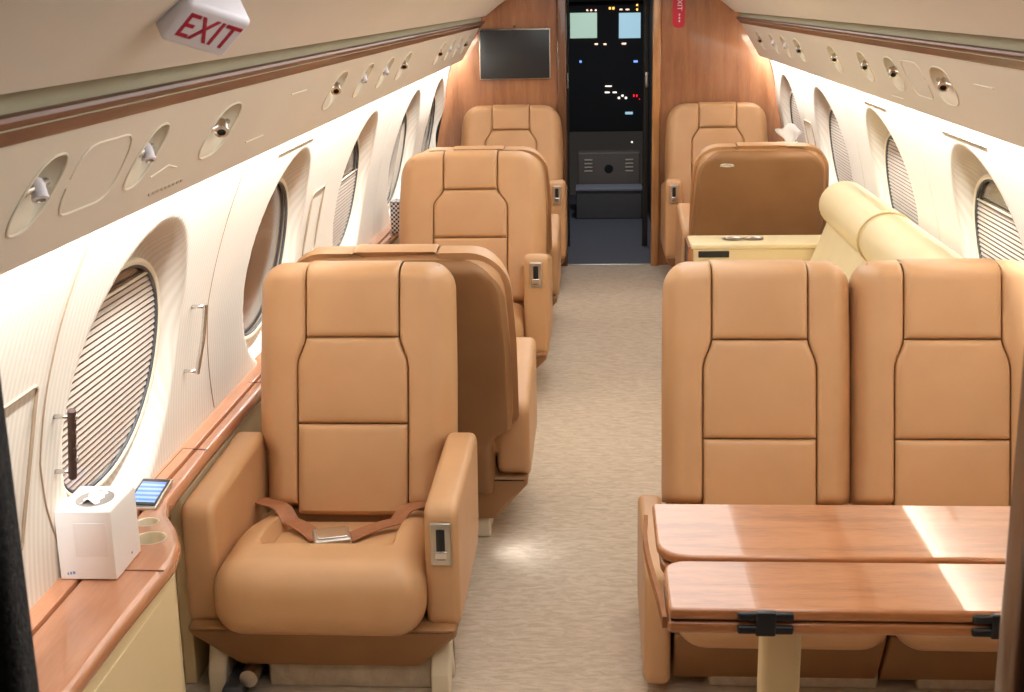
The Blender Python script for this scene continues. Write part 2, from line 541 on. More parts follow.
# overhead service panels
def overhead(side, spots):
    p0, p1 = Vector((.860, 1.265)), Vector((.752, 1.452))
    Ls = (p1 - p0).length
    n2 = Vector((-(p1 - p0).y, (p1 - p0).x)).normalized()   # towards the cabin
    if n2.x > 0: n2 = -n2
    ys = set()
    y = .2
    while y < 7.75: ys.add(round(y, 3)); y += .06
    ys.add(7.75)
    for yc, hw, _ in spots:
        k = -hw - .012
        while k < hw + .013: ys.add(round(yc + k, 4)); k += .004
    ys = sorted(ys)
    ss = [Ls * i / 54 for i in range(55)]
    V, F = [], []
    for y in ys:
        # lower lip returns outward
        row = [(.885, 1.272), (.866, 1.2645)]
        pts = [Vector((side * r[0], y, r[1])) for r in row]
        for s in ss:
            d = 0
            for yc, hw, slant in spots:
                if abs(y - yc) < hw + .02:
                    sh = (s - .121) * slant
                    t = (abs((y - yc - sh) / hw) ** 2.6 + abs((s - .121) / .057) ** 2.6) ** (1 / 2.6)
                    if t < 1:
                        # deep under the upper rim, running out to nothing at the lower one
                        q = (s - .064) / .114
                        d = .030 * sstep(0, .72, q) * sstep(1.0, .88, t)
            q = p0 + (p1 - p0) * (s / Ls) - n2 * d
            pts.append(Vector((side * q.x, y, q.y)))
        V += pts
    n = len(ss) + 2
    for i in range(len(ys) - 1):
        for j in range(n - 1):
            F.append((i * n + j, i * n + j + 1, (i + 1) * n + j + 1, (i + 1) * n + j))
    return V, F, n2, p0, p1
def psu_point(side, y, s, off=0):
    p0, p1 = Vector((.860, 1.265)), Vector((.752, 1.452))
    n2 = Vector((-.187, -.108)).normalized()
    q = p0 + (p1 - p0).normalized() * s + n2 * off
    return Vector((side * q.x, y, q.y))
L_SPOTS = [(1.62, .052, .5), (2.04, .052, .5), (2.465, .085, .5), (3.60, .085, .5), (4.05, .07, .5), (4.48, .07, .5), (4.92, .085, .5), (6.10, .085, .5), (6.52, .07, .5), (6.90, .07, .5), (7.32, .085, .5)]
R_SPOTS = [(3.42, .105, -.5), (3.99, .085, -.5), (4.41, .075, -.5), (4.97, .085, -.5), (5.83, .085, -.5), (6.25, .07, -.5), (6.66, .07, -.5), (7.20, .085, -.5)]
ov = {}
for side, spots, lab in ((-1, L_SPOTS, 'long cream overhead service panel above the left windows, under the EXIT sign'),
                         (1, R_SPOTS, 'long cream overhead service panel above the right windows and the cream divan')):
    V, F, *_ = overhead(side, [(y, hw, sl * .6) for y, hw, sl in spots])
    o = mesh('overhead_panel', V, F, PANEL)
    o.data.materials.append(RECESS)
    pa, pb = Vector((.860, 1.265)), Vector((.752, 1.452))
    for p_ in o.data.polygons:       # the moulded cream dishes
        cc = p_.center
        k_ = (abs(cc.x) - pa.x) * .187 + (cc.z - pa.y) * .108
        if k_ > .0004 * .216 and cc.z > 1.28: p_.material_index = 1
    struct(o); o.name = 'trim_overhead_' + ('left' if side < 0 else 'right')
    # the outline of the mask door and small placards, part of the panel
    def pl(pts, nm, m=RECESS, r=.0018):
        mesh(nm, *tube([psu_point(side, y, s, .0008) for y, s in pts], r, 6), m, o)
    if side < 0:
        pl([(q.x, q.y) for q in fillet([(1.72, .178), (1.93, .178), (1.93, .064), (1.72, .064)], .05, 5)] , 'mask_door_seam')
        pl([(2.12, .07), (2.2, .082), (2.26, .07)], 'finger_notch')
        pl([(3.0, .155), (3.16, .155)], 'panel_seam'); pl([(2.75, .06), (2.9, .06)], 'panel_seam')
        for k in range(9):
            mesh('placard_mark', *mv(rbox(.0012, .007, .003, .0008), psu_point(side, 2.17 + k * .022, .03, .0006)), SATIN, o)
    else:
        pl([(q.x, q.y) for q in fillet([(3.6, .178), (3.82, .178), (3.82, .064), (3.6, .064)], .05, 5)], 'mask_door_seam')
        pl([(2.95, .15), (3.1, .15)], 'panel_seam'); pl([(4.05, .03), (4.2, .03)], 'panel_seam')

ORD = ['nearest', 'second', 'third', 'fourth', 'fifth', 'sixth', 'seventh', 'eighth', 'ninth', 'tenth', 'eleventh']
def fitting(side, i, y, hw, slant, lamp, total):
    slant *= .6
    c = psu_point(side, y, .121)
    where = 'left' if side < 0 else 'right'
    nm = 'reading_light' if lamp else 'air_nozzle'
    if side < 0:
        lab = 'swivel %s in the left overhead panel, %s from the near end of its row' % ('reading light' if lamp else 'air nozzle', 'first' if i == 0 else ORD[i])
    else:
        lab = 'swivel %s in the right overhead panel, %s from the near end of its row' % ('reading light' if lamp else 'air nozzle', 'first' if i == 0 else ORD[i])
    t = thing(nm, lab, 'reading light' if lamp else 'air vent', c, 0, 'overhead fittings in the %s panel' % where)
    loop = []
    for k in range(40):
        a = 2 * PI * k / 40
        cs, sn = math.cos(a), math.sin(a)
        u = hw * math.copysign(abs(cs) ** (2 / 2.6), cs); v = .057 * math.copysign(abs(sn) ** (2 / 2.6), sn)
        loop.append(psu_point(side, y + u + v * slant, .121 + v, .0006) - c)
    mesh('bezel', *tube(loop, .0022, 6, True), RECESS, t)
    # crossbar and swivelling head, half sunk in the recess
    s0 = .128
    a = psu_point(side, y - hw * .62, s0 - .004, -.006) - c; b_ = psu_point(side, y + hw * .62, s0 + .004, -.006) - c
    mesh('axle', *tube([a, b_], .0055, 8), SATIN if not lamp else CHROME, t)
    tilt = psu_point(side, y - (.05 if lamp else .02), .100, .030) - psu_point(side, y, .128, -.004)
    q = tilt.to_track_quat('Z', 'Y').to_matrix().to_4x4()
    R_ = .0135 if lamp else .0105
    h = lathe([(0, -.012), (R_ * .8, -.012), (R_, -.004), (R_, .010), (R_ * 1.08, .011), (R_ * 1.08, .015), (R_ * .62, .0165)], 20)
    q.translation = psu_point(side, y, .128, -.002) - c
    hd = mesh('head', *xf(h, q), CHROME if lamp else WHITE, t)
    e = lathe([(R_ * .62, .0165), (R_ * .5, .012), (0, .012)], 20)
    mesh('lens' if lamp else 'outlet', *xf(e, q), BLACK if lamp else SATIN, t)
for i, (y, hw, sl) in enumerate(L_SPOTS): fitting(-1, i, y, hw, sl, i in (2, 3, 6, 7, 10), 11)
for i, (y, hw, sl) in enumerate(R_SPOTS): fitting(1, i, y, hw, sl, i in (0, 1, 2, 3, 4, 7), 8)

# ------------------------------------------------------------------ seats
def pad(Lf, Rf, v0, v1, wf, wb, rL, rR, r0, r1, nu=22, nv=30, dip=None, puff=0):
    """upholstered pad: outline Lf(v)..Rf(v), front rounded down to wb along its edges; gives (u, v, w)"""
    V, F = [], []
    for j in range(nv + 1):
        v = v0 + (v1 - v0) * (.5 - .5 * math.cos(PI * j / nv))
        l, r = Lf(v), Rf(v)
        for i in range(nu + 1):
            u = l + (r - l) * (.5 - .5 * math.cos(PI * i / nu))
            g, sg = 1.0, 1.0
            for d, q in ((u - l, rL), (r - u, rR), (v - v0, r0), (v1 - v, r1)):
                if q > 0: g *= rnd(d, q)
                else: sg *= rnd(d, -q)      # a sewn seam: shallow
            w = wb + (wf - wb) * g - .011 * (1 - sg)
            if puff: w += puff * math.sin(PI * i / nu) ** 1 * math.sin(PI * j / nv) * g
            if dip: w -= dip(u, v) * g
            V.append(Vector((u, v, w)))
    n = nu + 1
    for j in range(nv):
        for i in range(nu):
            F.append((j * n + i, j * n + i + 1, (j + 1) * n + i + 1, (j + 1) * n + i))
    # close the rear
    rim = [i for i in range(n)] + [j * n + nu for j in range(1, nv + 1)] + [nv * n + i for i in range(nu - 1, -1, -1)] + [j * n for j in range(nv - 1, 0, -1)]
    F.append(tuple(reversed(rim)))
    return V, F

def seat(label, x, y, rz=0, wide=False, arm=(.475, .5), arms=(1, 1), ztop=.94, zhr=.74, zline=.52, belt=False, tilt=.25, emblem=False, low=False, H=None, sx=1, group='tan leather cabin seats'):
    t = thing('cabin_seat', label, 'seat', (x, y, 0), rz, group)
    t.scale = (sx, 1, 1)
    zb = .30
    ct, st = math.cos(tilt), math.sin(tilt)
    yb = .56
    def B(p):   # back coordinates -> seat coordinates
        u, v, w = p
        return Vector((u, yb + v * st - w * ct, zb + v * ct + w * st))
    def bk(name, vf, m, parent=t): return mesh(name, [B(p) for p in vf[0]], vf[1], m, parent)
    vt = (ztop - zb) / ct; vh = (zhr - zb) / ct; vl = (zline - zb) / ct
    H = H or (.330 if wide else .265)
    zd = -.035 if low else 0
    Rc = .115 if wide else .075
    hh = .118 if wide else .123
    th = .163 if wide else .146
    lowh = .27 if wide else min(.245, H)
    va = (arm[1] - .02 - zb) / ct
    def hw(v, ins=0):
        v = v + (ins if ins > .015 else 0)
        base = H
        if wide: base = H - .014 * sstep(vt * .55, vt, v)
        else: base = H - .004 * sstep(vt * .5, vt, v)
        if v < va: base = lowh + (base - lowh) * sstep(va - .05, va, v)
        rr = Rc
        d = v - (vt - rr)
        if d > 0:
            base -= (rr - math.sqrt(max(0, rr * rr - d * d))) * (1.0 if wide else .9)
        return base - ins
    def sm(v):  # seam between the bolster and the middle pads
        return hh + (th - hh) * sstep(vh + .004, vh - .075, v)
    g = .0012
    for s in (-1, 1):
        if s > 0: vf = pad(lambda v: sm(v) + g, lambda v: max(hw(v), sm(v) + .02), 0, vt, .066, -.05, -.011, .062, .03, .05, 20, 44)
        else: vf = pad(lambda v: -max(hw(v), sm(v) + .02), lambda v: -sm(v) - g, 0, vt, .066, -.05, .062, -.011, .03, .05, 20, 44)
        bk('side_bolster', vf, LEATHER)
    bk('headrest', pad(lambda v: -sm(v) + g, lambda v: sm(v) - g, vh + g, vt + .004, .068, -.05, -.011, -.011, -.011, .05, 18, 22, puff=.005), LEATHER)
    bk('back_cushion', pad(lambda v: -sm(v) + g, lambda v: sm(v) - g, vl + g, vh - g, .066, -.0, -.011, -.011, -.011, -.013, 18, 22, puff=.006), LEATHER)
    bk('lumbar_cushion', pad(lambda v: -sm(v) + g, lambda v: sm(v) - g, -.02, vl - g, .066, -.0, -.011, -.011, .02, -.011, 18, 22, puff=.007), LEATHER)
    # rear shell
    Vs, Fs = pad(lambda v: -hw(v, .008), lambda v: hw(v, .008), -.02, vt - .010, .084, .01, .055, .055, .02, .06, 30, 40)
    bk('back_shell', ([Vector((p.x, p.y, -p.z)) for p in Vs], Fs), LEATHER)
    Vs, Fs = pad(lambda v: -hw(v, .017), lambda v: hw(v, .017), -.14, vt - .018, .089, .03, .022, .022, .02, .03, 30, 40)
    bk('rear_panel', ([Vector((p.x, p.y, -p.z)) for p in Vs], Fs), LEATHER_SHADED)
    # seat cushion with a lower middle between thigh bolsters
    hc = .246 if not wide else .256
    def cush(q):
        q = Vector(q)
        if q.z > .31 + zd:
            m = sstep(.160, .144, abs(q.x)) * sstep(.15, .18, q.y)
            q.z -= .034 * m
            e = math.exp(-((abs(q.x) - .152) / .007) ** 2) * sstep(.13, .17, q.y) + math.exp(-((q.y - .17) / .007) ** 2) * sstep(.17, .14, abs(q.x))
            q.z -= .008 * min(1, e)
            q.z -= .055 * sstep(.22, .54, q.y)
        return q
    mesh('seat_cushion', *rbox(hc, .275, .093, .074, (0, .27, .281 + zd), (64, 64, 2), cush), LEATHER, t)
    # arms
    ai, ao = (.258, .358) if wide else ((.250, .312) if low else (.243, .322))
    for k, s in enumerate((-1, 1)):
        if not arms[k]: continue
        zf, zr = arm
        ab = .03 if low else .19
        out = [(.085, ab), (.085, zf), (.62, zr), (.60, ab + .04), (.55, ab)]
        out = fillet(out, [.03, .045, .05, .05, .03], 7)
        a, b_ = (ai, ao) if s > 0 else (-ao, -ai)
        am = mesh('armrest', *prism(out, a, b_, .018 if not wide else .022, 'x'), LEATHER, t)
        # recline control on the aisle arm front
        if not low and ((s > 0) == (x < 0) if rz == 0 else (s > 0) == (x > 0)):
            cx = (a + b_) / 2; cz = zf - .088
            ctl = mesh('recline_control', *rbox(.024, .006, .052, .004, (cx, .083, cz)), SATIN, t)
            mesh('slot', *rbox(.0105, .004, .038, .003, (cx, .0795, cz)), BLACK, ctl)
            mesh('slider', *rbox(.015, .006, .010, .003, (cx, .0765, cz - .024)), CHROME, ctl)
            mesh('slider_track', *rbox(.0035, .003, .026, .001, (cx, .0765, cz + .012)), BLACKM, ctl)
    # skirt
    hs = (ao - .008) if sum(arms) == 2 else .242
    out = fillet([(-hs, .205), (-hs, .18), (-hs + .10, .068), (hs - .10, .068), (hs, .18), (hs, .205)], [.008, .02, .02, .02, .02, .008], 4)
    if low: out = [(-hs, .02), (hs, .02), (hs, .18), (-hs, .18)]
    sk = prism(out, .05, .60, .012, 'y')
    mesh('skirt', [(p.x, p.y + max(0, .2 - p.z) * .55 * sstep(.4, .05, p.y), p.z) for p in sk[0]], sk[1], LEATHER_SHADED, t)
    # base
    mesh('base', *rbox(.2, .2, .052, .01, (.045, .345, .051)), CARPET, t)
    for s in (() if low else (-1, 1)):
        for y0, sg in ((.10, 1), (.58, -1)):
            o2 = fillet([(0, 0), (0, .06), (.05, .165), (.11, .165), (.10, .08), (.14, 0), (.1, 0), (.075, .06), (.04, 0)], .008, 3)
            lx = s * ((.268 if sg > 0 else .21) if sum(arms) == 2 else .2)
            mesh('leg', *prism([(y0 + sg * p.x, p.y) for p in o2], lx - .022, lx + .022, .006, 'x'), CREAM_P, t)
    if low: return t
    ws = -1 if (x < 0) == (rz == 0) else 1
    mesh('floor_rail', *rbox(.025, .27, .02, .012, (ws * .225, .33, .02)), DGREY, t)
    mesh('actuator', *tube([(ws * .19, .09, .05), (ws * .19, .4, .05)], .022, 14), SATIN, t)
    if belt:
        def on(xx, yy): return .374 - .034 * sstep(.160, .144, abs(xx)) * sstep(.15, .18, yy) - .055 * sstep(.22, .54, yy)
        for s in (-1, 1):
            pth = []
            for i in range(11):
                w = i / 10
                xx = s * (.238 - .205 * w); yy = .47 - .24 * w + .02 * math.sin(PI * w)
                pth.append((xx, yy, on(xx, yy) + .008 + .013 * math.sin(PI * w) + .02 * (1 - w) ** 3))
            mesh('seat_belt', *ribbon(pth, None, .045, .003), BELT, t)
        bkq = Matrix.Translation((.004, .21, on(0, .2) + .022)) @ Matrix.Rotation(.3, 4, 'Z') @ Matrix.Rotation(.10, 4, 'X')
        bu = mesh('belt_buckle', *xf(rbox(.044, .034, .012, .006), bkq), SATIN, t)
        bu['label'] = 'silver belt buckle'
        mesh('buckle_lid', *xf(rbox(.036, .026, .004, .003, (0, -.001, .0125)), bkq), CHROME, bu)
    if emblem:
        e = []
        for k in range(24):
            a = 2 * PI * k / 24; e.append((-(-.165) + .034 * math.cos(a), vt - .075 + .010 * math.sin(a)))
        em = bk('emblem', prism(e, -.0925, -.086, .0015, 'z'), CHROME)
        bk('emblem_wing', prism(fillet([(.165 - .045, vt - .083), (.165, vt - .066), (.165 + .045, vt - .083), (.165, vt - .077)], .003, 2), -.094, -.0905, 0, 'z'), SATIN, em)
    return t

seat('nearest left seat, tan leather, with an unfastened seat belt and silver buckle on its cushion', -.72, 2.65, belt=True, arm=(.492, .505), ztop=.935)
seat('tan seat seen from behind, right behind the seat with the belt buckle', -.640, 4.29, PI, True, arm=(.525, .44), ztop=.94, zhr=.77)
seat('wide tan seat on the left facing back, beside the black and white woven basket', -.632, 5.05, 0, True, arm=(.615, .51), ztop=.96, zhr=.785, zline=.58)
seat('tan seat turned away on the left, mostly hidden behind the wide seat', -.62, 6.75, PI, True, arm=(.54, .48), ztop=.95, zhr=.77)
seat('tan seat below the wall screen, left of the cockpit passage', -.582, 7.09, 0, True, sx=.93, arm=(.64, .54), ztop=1.0, zhr=.845, zline=.63)
seat('tan seat below the red tag, right of the cockpit passage', .632, 7.09, 0, True, sx=.92, arm=(.64, .54), ztop=1.0, zhr=.845, zline=.63)
seat('tan seat seen from behind with a small metal emblem, beyond the cream divan', .680, 6.82, PI, True, sx=.97, arm=(.58, .52), ztop=.945, zhr=.77, emblem=True)
seat('right pair of tan seats behind the wooden table, the seat on the aisle side', .340, 2.68, 0, False, arms=(1, 0), low=True, H=.248, arm=(.325, .32), ztop=.927, zhr=.725, zline=.475)
seat('right pair of tan seats behind the wooden table, the seat on the window side', .830, 2.68, 0, False, arms=(0, 0), low=True, H=.248, arm=(.325, .32), ztop=.927, zhr=.725, zline=.475)

# ------------------------------------------------------------------ divan and its end console
dv = thing('divan', 'long cream leather divan along the right wall below the windows', 'sofa', (.75, 4.65, 0))
def dbox(name, hx, hy, hz, r, c, m=CREAM_L, n=(4, 6, 3), fn=None, parent=dv):
    return mesh(name, *rbox(hx, hy, hz, r, (c[0] - .75, c[1] - 4.65, c[2]), n, fn), m, parent)
dbox('base', .30, .85, .14, .02, (.76, 4.65, .15))
for yc in (5.10, 4.22):
    dbox('seat_cushion', .30, .425, .075, .05, (.71, yc, .36))
    def lean(q, yc=yc):
        q = Vector(q); q.x += (q.z - .45) * .38; return q
    dbox('back_cushion', .06, .43, .19, .05, (.862, yc, .55), fn=lean)
    # rolled top of the backrest
    out = []
    for k in range(28):
        a = 2 * PI * k / 28
        out.append((.958 - .75 + .105 * math.cos(a), .748 + .098 * math.sin(a)))
    mesh('back_roll', *prism(out, yc - .437 - 4.65, yc + .437 - 4.65, .04, 'y', 6), CREAM_L, dv)
pp = mesh('seam_piping', *tube([(.958 - .75 + .105 * math.cos(2 * PI * k / 32), .012, .748 + .098 * math.sin(2 * PI * k / 32)) for k in range(32)], .004, 6, True), mat('cream_piping', srgb(196, 172, 124), .5), dv)
cs = thing('end_console', 'cream cabinet with cup recesses and a dark slot at the divan end', 'cabinet', (.63, 5.66, 0))
mesh('body', *rbox(.30, .105, .275, .018, (0, 0, .282)), CREAM, cs)
mesh('top', *rbox(.305, .11, .012, .008, (0, 0, .56)), CREAM_L, cs)
for k in (-.045, .045):
    mesh('cup_recess', *xf(lathe([(.046, .003), (.040, .0045), (.036, .001), (0, .0005)], 28, (0, 0, 0)), Matrix.Translation((-.07 + k, .01, .5722))), SATIN, cs)
mesh('side_strip', *rbox(.012, .108, .28, .006, (-.305, 0, .285)), WOOD_BULK, cs)
sl = mesh('slot', *rbox(.066, .004, .014, .003, (-.205, -.105, .527)), BLACK, cs); sl['label'] = 'dark slot'

# ------------------------------------------------------------------ table
BAND = noise_col(mat('band_wood', srgb(150, 96, 56), .6, spec=.2), srgb(140, 88, 50), srgb(160, 104, 62), nscale=20)
tb = thing('folding_table', 'glossy wooden folding table in front of the right pair of seats', 'table', (.5, 2.14, 0))
def leaf(x0, x1, y0, y1, z0, z1, rads):
    o = fillet([(x0, y0), (x1, y0), (x1, y1), (x0, y1)], rads, 8)
    return prism([(p.x - .5, p.y - 2.14) for p in o], z0, z1, .006, 'z')
mesh('front_leaf', *leaf(.032, .98, 1.918, 2.107, .632, .652, [.012, .012, .012, .045]), WOOD_TABLE, tb)
mesh('rear_leaf', *leaf(.024, .98, 2.123, 2.372, .632, .652, [.07, .012, .012, .012]), WOOD_TABLE, tb)
mesh('folded_leaf', *leaf(.030, .98, 1.920, 2.112, .607, .6275, [.012, .012, .012, .045]), WOOD_TABLE, tb)
mesh('folded_leaf', *leaf(.030, .98, 2.120, 2.37, .607, .6275, [.05, .012, .012, .012]), WOOD_TABLE, tb)
pth = []
for k in range(15):
    w = k / 14; pth.append((.012 + .014 * w - .016 * math.sin(PI * w) * (1 - w) - .5, 2.36 - .43 * w - 2.14, .622))
mesh('edge_band', *ribbon(pth, (0, 0, 1), .020, .008), BAND, tb)
mesh('frame_rail', *rbox(.45, .03, .012, .004, (.03, .0, .594)), BLACKM, tb)
for hx in (.186, .555):
    h = mesh('hinge', *rbox(.016, .006, .021, .003, (hx - .5, -.224, .6295)), BLACK, tb)
    h['label'] = 'black hinge'
    for dz in (-.0115, .0115):
        for s in (-1, 1):
            mesh('hinge_arm', *rbox(.019, .005, .0075, .0045, (hx - .5 + s * .026, -.223, .6295 + dz)), BLACK, h)
mesh('pedestal', *rbox(.035, .035, .29, .012, (.25 - .5, .04, .297)), CREAM, tb)
mesh('foot_plate', *rbox(.09, .09, .008, .004, (.25 - .5, .04, .008)), CREAM, tb)

# ------------------------------------------------------------------ left side ledge
lg = thing('side_ledge', 'glossy wooden ledge with a rounded front edge along the left wall', 'ledge', (-1.04, 2.3, 0))
ol = [(-1.085, Y0 + .04), (-.940, Y0 + .04), (-.936, 2.1), (-.928, 2.36), (-.940, 2.44), (-.975, 2.525), (-1.018, 2.60), (-1.040, 2.68), (-1.048, 3.0), (-1.048, 5.6), (-1.0, 7.9), (-1.05, 7.9), (-1.085, 5.6)]
ol = fillet(ol, [0, 0, .2, .1, .06, .1, .08, .06, .2, .3, 0, 0, 0], 5)
top = mesh('ledge_top', *prism([(p.x + 1.04, p.y - 2.3) for p in ol], .492, .53, .014, 'z'), WOOD_LEDGE, lg)
br = [(-1.088, Y0 + .04), (-1.088, 5.6), (-1.045, 7.9), (-1.115, 7.9), (-1.15, 5.6), (-1.15, Y0 + .04)]
mesh('back_rail', *prism([(p[0] + 1.04, p[1] - 2.3) for p in br], .492, .531, .003, 'z'), WOOD_LEDGE, lg)
DSEAM = mat('joint_dark', srgb(96, 52, 32), .6)
for pts in ([(-1.086, 2.305), (-.93, 2.303)], [(-1.115, 3.02), (-1.05, 3.01)], [(-1.115, 2.78), (-1.115, 3.02)], [(-1.10, 3.6), (-1.05, 3.6)]):
    mesh('joint', *tube([(p[0] + 1.04, p[1] - 2.3, .5305) for p in pts], .0016, 6), DSEAM, lg)
# cup holes cut through the top
cups = [(-1.012, 2.462, .034), (-1.046, 2.548, .024)]
for cx, cy, r in cups:
    V, F = prism([(cx + 1.04 + r * math.cos(2 * PI * k / 32), cy - 2.3 + r * math.sin(2 * PI * k / 32)) for k in range(32)], .48, .55, 0, 'z')
    cut = mesh('cutter', V, F, BLACK, lg)
    md = top.modifiers.new('cut', 'BOOLEAN'); md.object = cut; md.operation = 'DIFFERENCE'; md.solver = 'EXACT'
    bpy.context.view_layer.update()
    ev = top.evaluated_get(bpy.context.evaluated_depsgraph_get())
    nm_ = bpy.data.meshes.new_from_object(ev)
    top.modifiers.clear(); top.data = nm_
    bpy.data.objects.remove(cut, do_unlink=True)
    ch = mesh('cup_holder', *lathe([(r + .0015, .5305), (r, .5312), (r - .002, .530), (r - .004, .47), (r * .8, .462), (0, .462)], 32, (cx + 1.04, cy - 2.3, 0)), CREAM_P, lg)

cb = thing('side_cabinet', 'cream cabinet front under the wooden ledge beside the nearest left seat', 'cabinet', (-1.0, 1.8, 0))
o2 = fillet([(-1.10, Y0 + .04), (-.962, Y0 + .04), (-.955, 2.42), (-.985, 2.52), (-1.10, 2.56)], [0, 0, .04, .03, 0], 5)
mesh('body', *prism([(p.x + 1.0, p.y - 1.8) for p in o2], .0, .488, .003, 'z'), CREAM, cb)
mesh('door_panel', *rbox(.004, .42, .20, .003, (.0415, .12, .25)), CREAM, cb)
lk = thing('side_cabinet', 'low cream cabinet side under the far stretch of the left ledge', 'cabinet', (-1.09, 5.2, 0))
mesh('body', *rbox(.015, 2.2, .243, .004, (.02, -.2, .244)), CREAM, lk)

# tissue box on the ledge
bx = thing('tissue_box', 'white cardboard tissue box with an oval film opening on the left ledge', 'tissue box', (-1.0625, 2.325, .532))
hx, hy, hz = .0555, .068, .070
mesh('carton', *rbox(hx, hy, hz, .002, (0, 0, hz)), CARD, bx)
oo = [(.036 * math.cos(2 * PI * k / 32), .044 * math.sin(2 * PI * k / 32)) for k in range(32)]
fl = mesh('opening_film', *prism(oo, 2 * hz - .001, 2 * hz + .0008, 0, 'z'), FILM, bx); fl['label'] = 'grey oval film opening'
V = []; F = []
for i in range(13):
    for j in range(9):
        u, v = -1 + 2 * i / 12, -1 + 2 * j / 8
        V.append((u * .016 + .003 * math.sin(7 * v), v * .03 - .004, 2 * hz + .002 + .010 * max(0, 1 - u * u) * (.6 + .4 * math.sin(5 * v + 3 * u))))
for i in range(12):
    for j in range(8): F.append((i * 9 + j, i * 9 + j + 1, i * 9 + 10 + j, i * 9 + 9 + j))
mesh('tissue', V, F, TISSUE, bx)
mesh('printed_square', *rbox(.032, .0006, .034, .0003, (.012, -hy - .0002, .082)), CARD2, bx)
for k in range(3):
    mesh('printed_letter', *rbox(.0012 + .0004 * k, .0005, .0026, .0002, (-.040 + k * .006, -hy - .0003, .012 + .001 * k)), BLUEP, bx)
mesh('printed_mark', *rbox(.0004, .003, .002, .0002, (hx + .0003, .02, .018)), BLUEP, bx)

# touch screen let into the ledge
SCREEN = mat('screen_blue', srgb(90, 120, 190), .2, emit=srgb(96, 130, 205), estr=1.0)
N, L, b = nodes(SCREEN)
tc = N.new('ShaderNodeTexCoord'); wv = N.new('ShaderNodeTexWave'); wv.bands_direction = 'Y'; wv.inputs['Scale'].default_value = 14
wv.inputs['Distortion'].default_value = .4
L.new(tc.outputs['Object'], wv.inputs['Vector'])
cr = N.new('ShaderNodeValToRGB'); cr.color_ramp.elements[0].color = srgb(76, 108, 196); cr.color_ramp.elements[1].color = srgb(168, 190, 232)
L.new(wv.outputs[0], cr.inputs[0]); L.new(cr.outputs[0], b.inputs['Emission Color'])
ts = thing('touch_screen', 'small lit blue touch screen in a silver frame on the left ledge', 'screen', (-1.090, 2.690, .533))
ts.rotation_euler = (.05, .06, .07)
mesh('bezel', *rbox(.036, .078, .006, .004, (0, 0, .004)), SATIN, ts)
mesh('screen_border', *rbox(.031, .070, .002, .001, (0, 0, .0100)), BLACK, ts)
sc = mesh('display', *rbox(.027, .054, .0012, .0006, (0, -.003, .0118)), SCREEN, ts); sc['label'] = 'lit blue display'

# grab handles beside the nearest left window
GRIPM = mat('grip_brown', srgb(58, 36, 26), .5)
def handle(label, y, z0, z1, grip, dy, sl=0):
    c = Vector(wp(-1, y, (z0 + z1) / 2, 0))
    t = thing('grab_handle', label, 'handle', c, 0, 'grab handles on the left wall')
    a = Vector(wp(-1, y, z1)) - c; b_ = Vector(wp(-1, y + sl, z0)) - c
    n = Vector((.034, dy, .0))
    for p in (a, b_): mesh('post', *tube([p - n * .1, p + n], .0045, 8), CHROME, t)
    d = (a - b_).normalized()
    if grip is BLACK:
        gp = mesh('grip', *tube([b_ + n - d * .014, b_ + n - d * .006, a + n + d * .006, a + n + d * .014], .008, 10), GRIPM, t); gp['label'] = 'dark grip'
        for k in range(4): mesh('stud', *mv(rbox(.002, .003, .004, .0015), b_ + n + d * (.03 + .032 * k) + Vector((.0085, 0, 0))), SATIN, t)
    else:
        mesh('grip', *tube([b_ + n - d * .006, (a + b_) / 2 + n * 1.12, a + n + d * .006], .006, 10), CHROME, t)
handle('grab handle with a dark grip on the near side of the nearest left window', 2.218, .755, .875, BLACK, .0, .035)
handle('slim metal grab handle on the far side of the nearest left window', 3.06, .72, .885, CHROME, .0)

# ------------------------------------------------------------------ EXIT sign, on the left ceiling slope
d0 = (Fv * f_px + Rv * (164 - 512) + Uv * (346 - 42)).normalized()
vz = -d0; vx = (Rv - vz * Rv.dot(vz)).normalized(); vy = vz.cross(vx)
r_ = (vx * .78 - vy * .234 - vz * .58).normalized()
u_ = vx * .567 + vy * .656 + vz * .498; u_ = (u_ - r_ * u_.dot(r_)).normalized()
n_ = r_.cross(u_)
SM = Matrix((r_, u_, n_)).transposed().to_4x4()
SM.translation = Vector((-.086, 0, 1.6)) + d0 * 1.70
ex = thing('exit_sign', 'white EXIT sign with red letters on the left ceiling slope', 'sign')
ex.matrix_world = SM
mesh('housing', *rbox(.049, .0345, .04, .008, (.044, .034, -.04)), WHITE, ex)
def text(name, body, size, m, parent, loc, rot=(0, 0, 0), ext=.0006, off=.0, sx=1):
    c = bpy.data.curves.new(name, 'FONT'); c.body = body; c.size = size; c.extrude = ext; c.offset = off
    c.align_x = 'CENTER'; c.align_y = 'CENTER'
    c.materials.append(m)
    tmp = bpy.data.objects.new(name, c); COL.objects.link(tmp)
    bpy.context.view_layer.update()
    me = bpy.data.meshes.new_from_object(tmp.evaluated_get(bpy.context.evaluated_depsgraph_get()))
    bpy.data.objects.remove(tmp, do_unlink=True); bpy.data.curves.remove(c)
    o = bpy.data.objects.new(name, me); link(o, parent); o.location = loc; o.rotation_euler = rot; o.scale = (sx, 1, 1)
    return o
lt = text('lettering', 'EXIT', .056, RED, ex, (.044, .033, .0006), off=.0002, sx=.72); lt['label'] = 'red EXIT lettering'
mesh('mounting_base', *rbox(.05, .034, .02, .004, (.04, .036, -.095)), CREAM_P, ex)

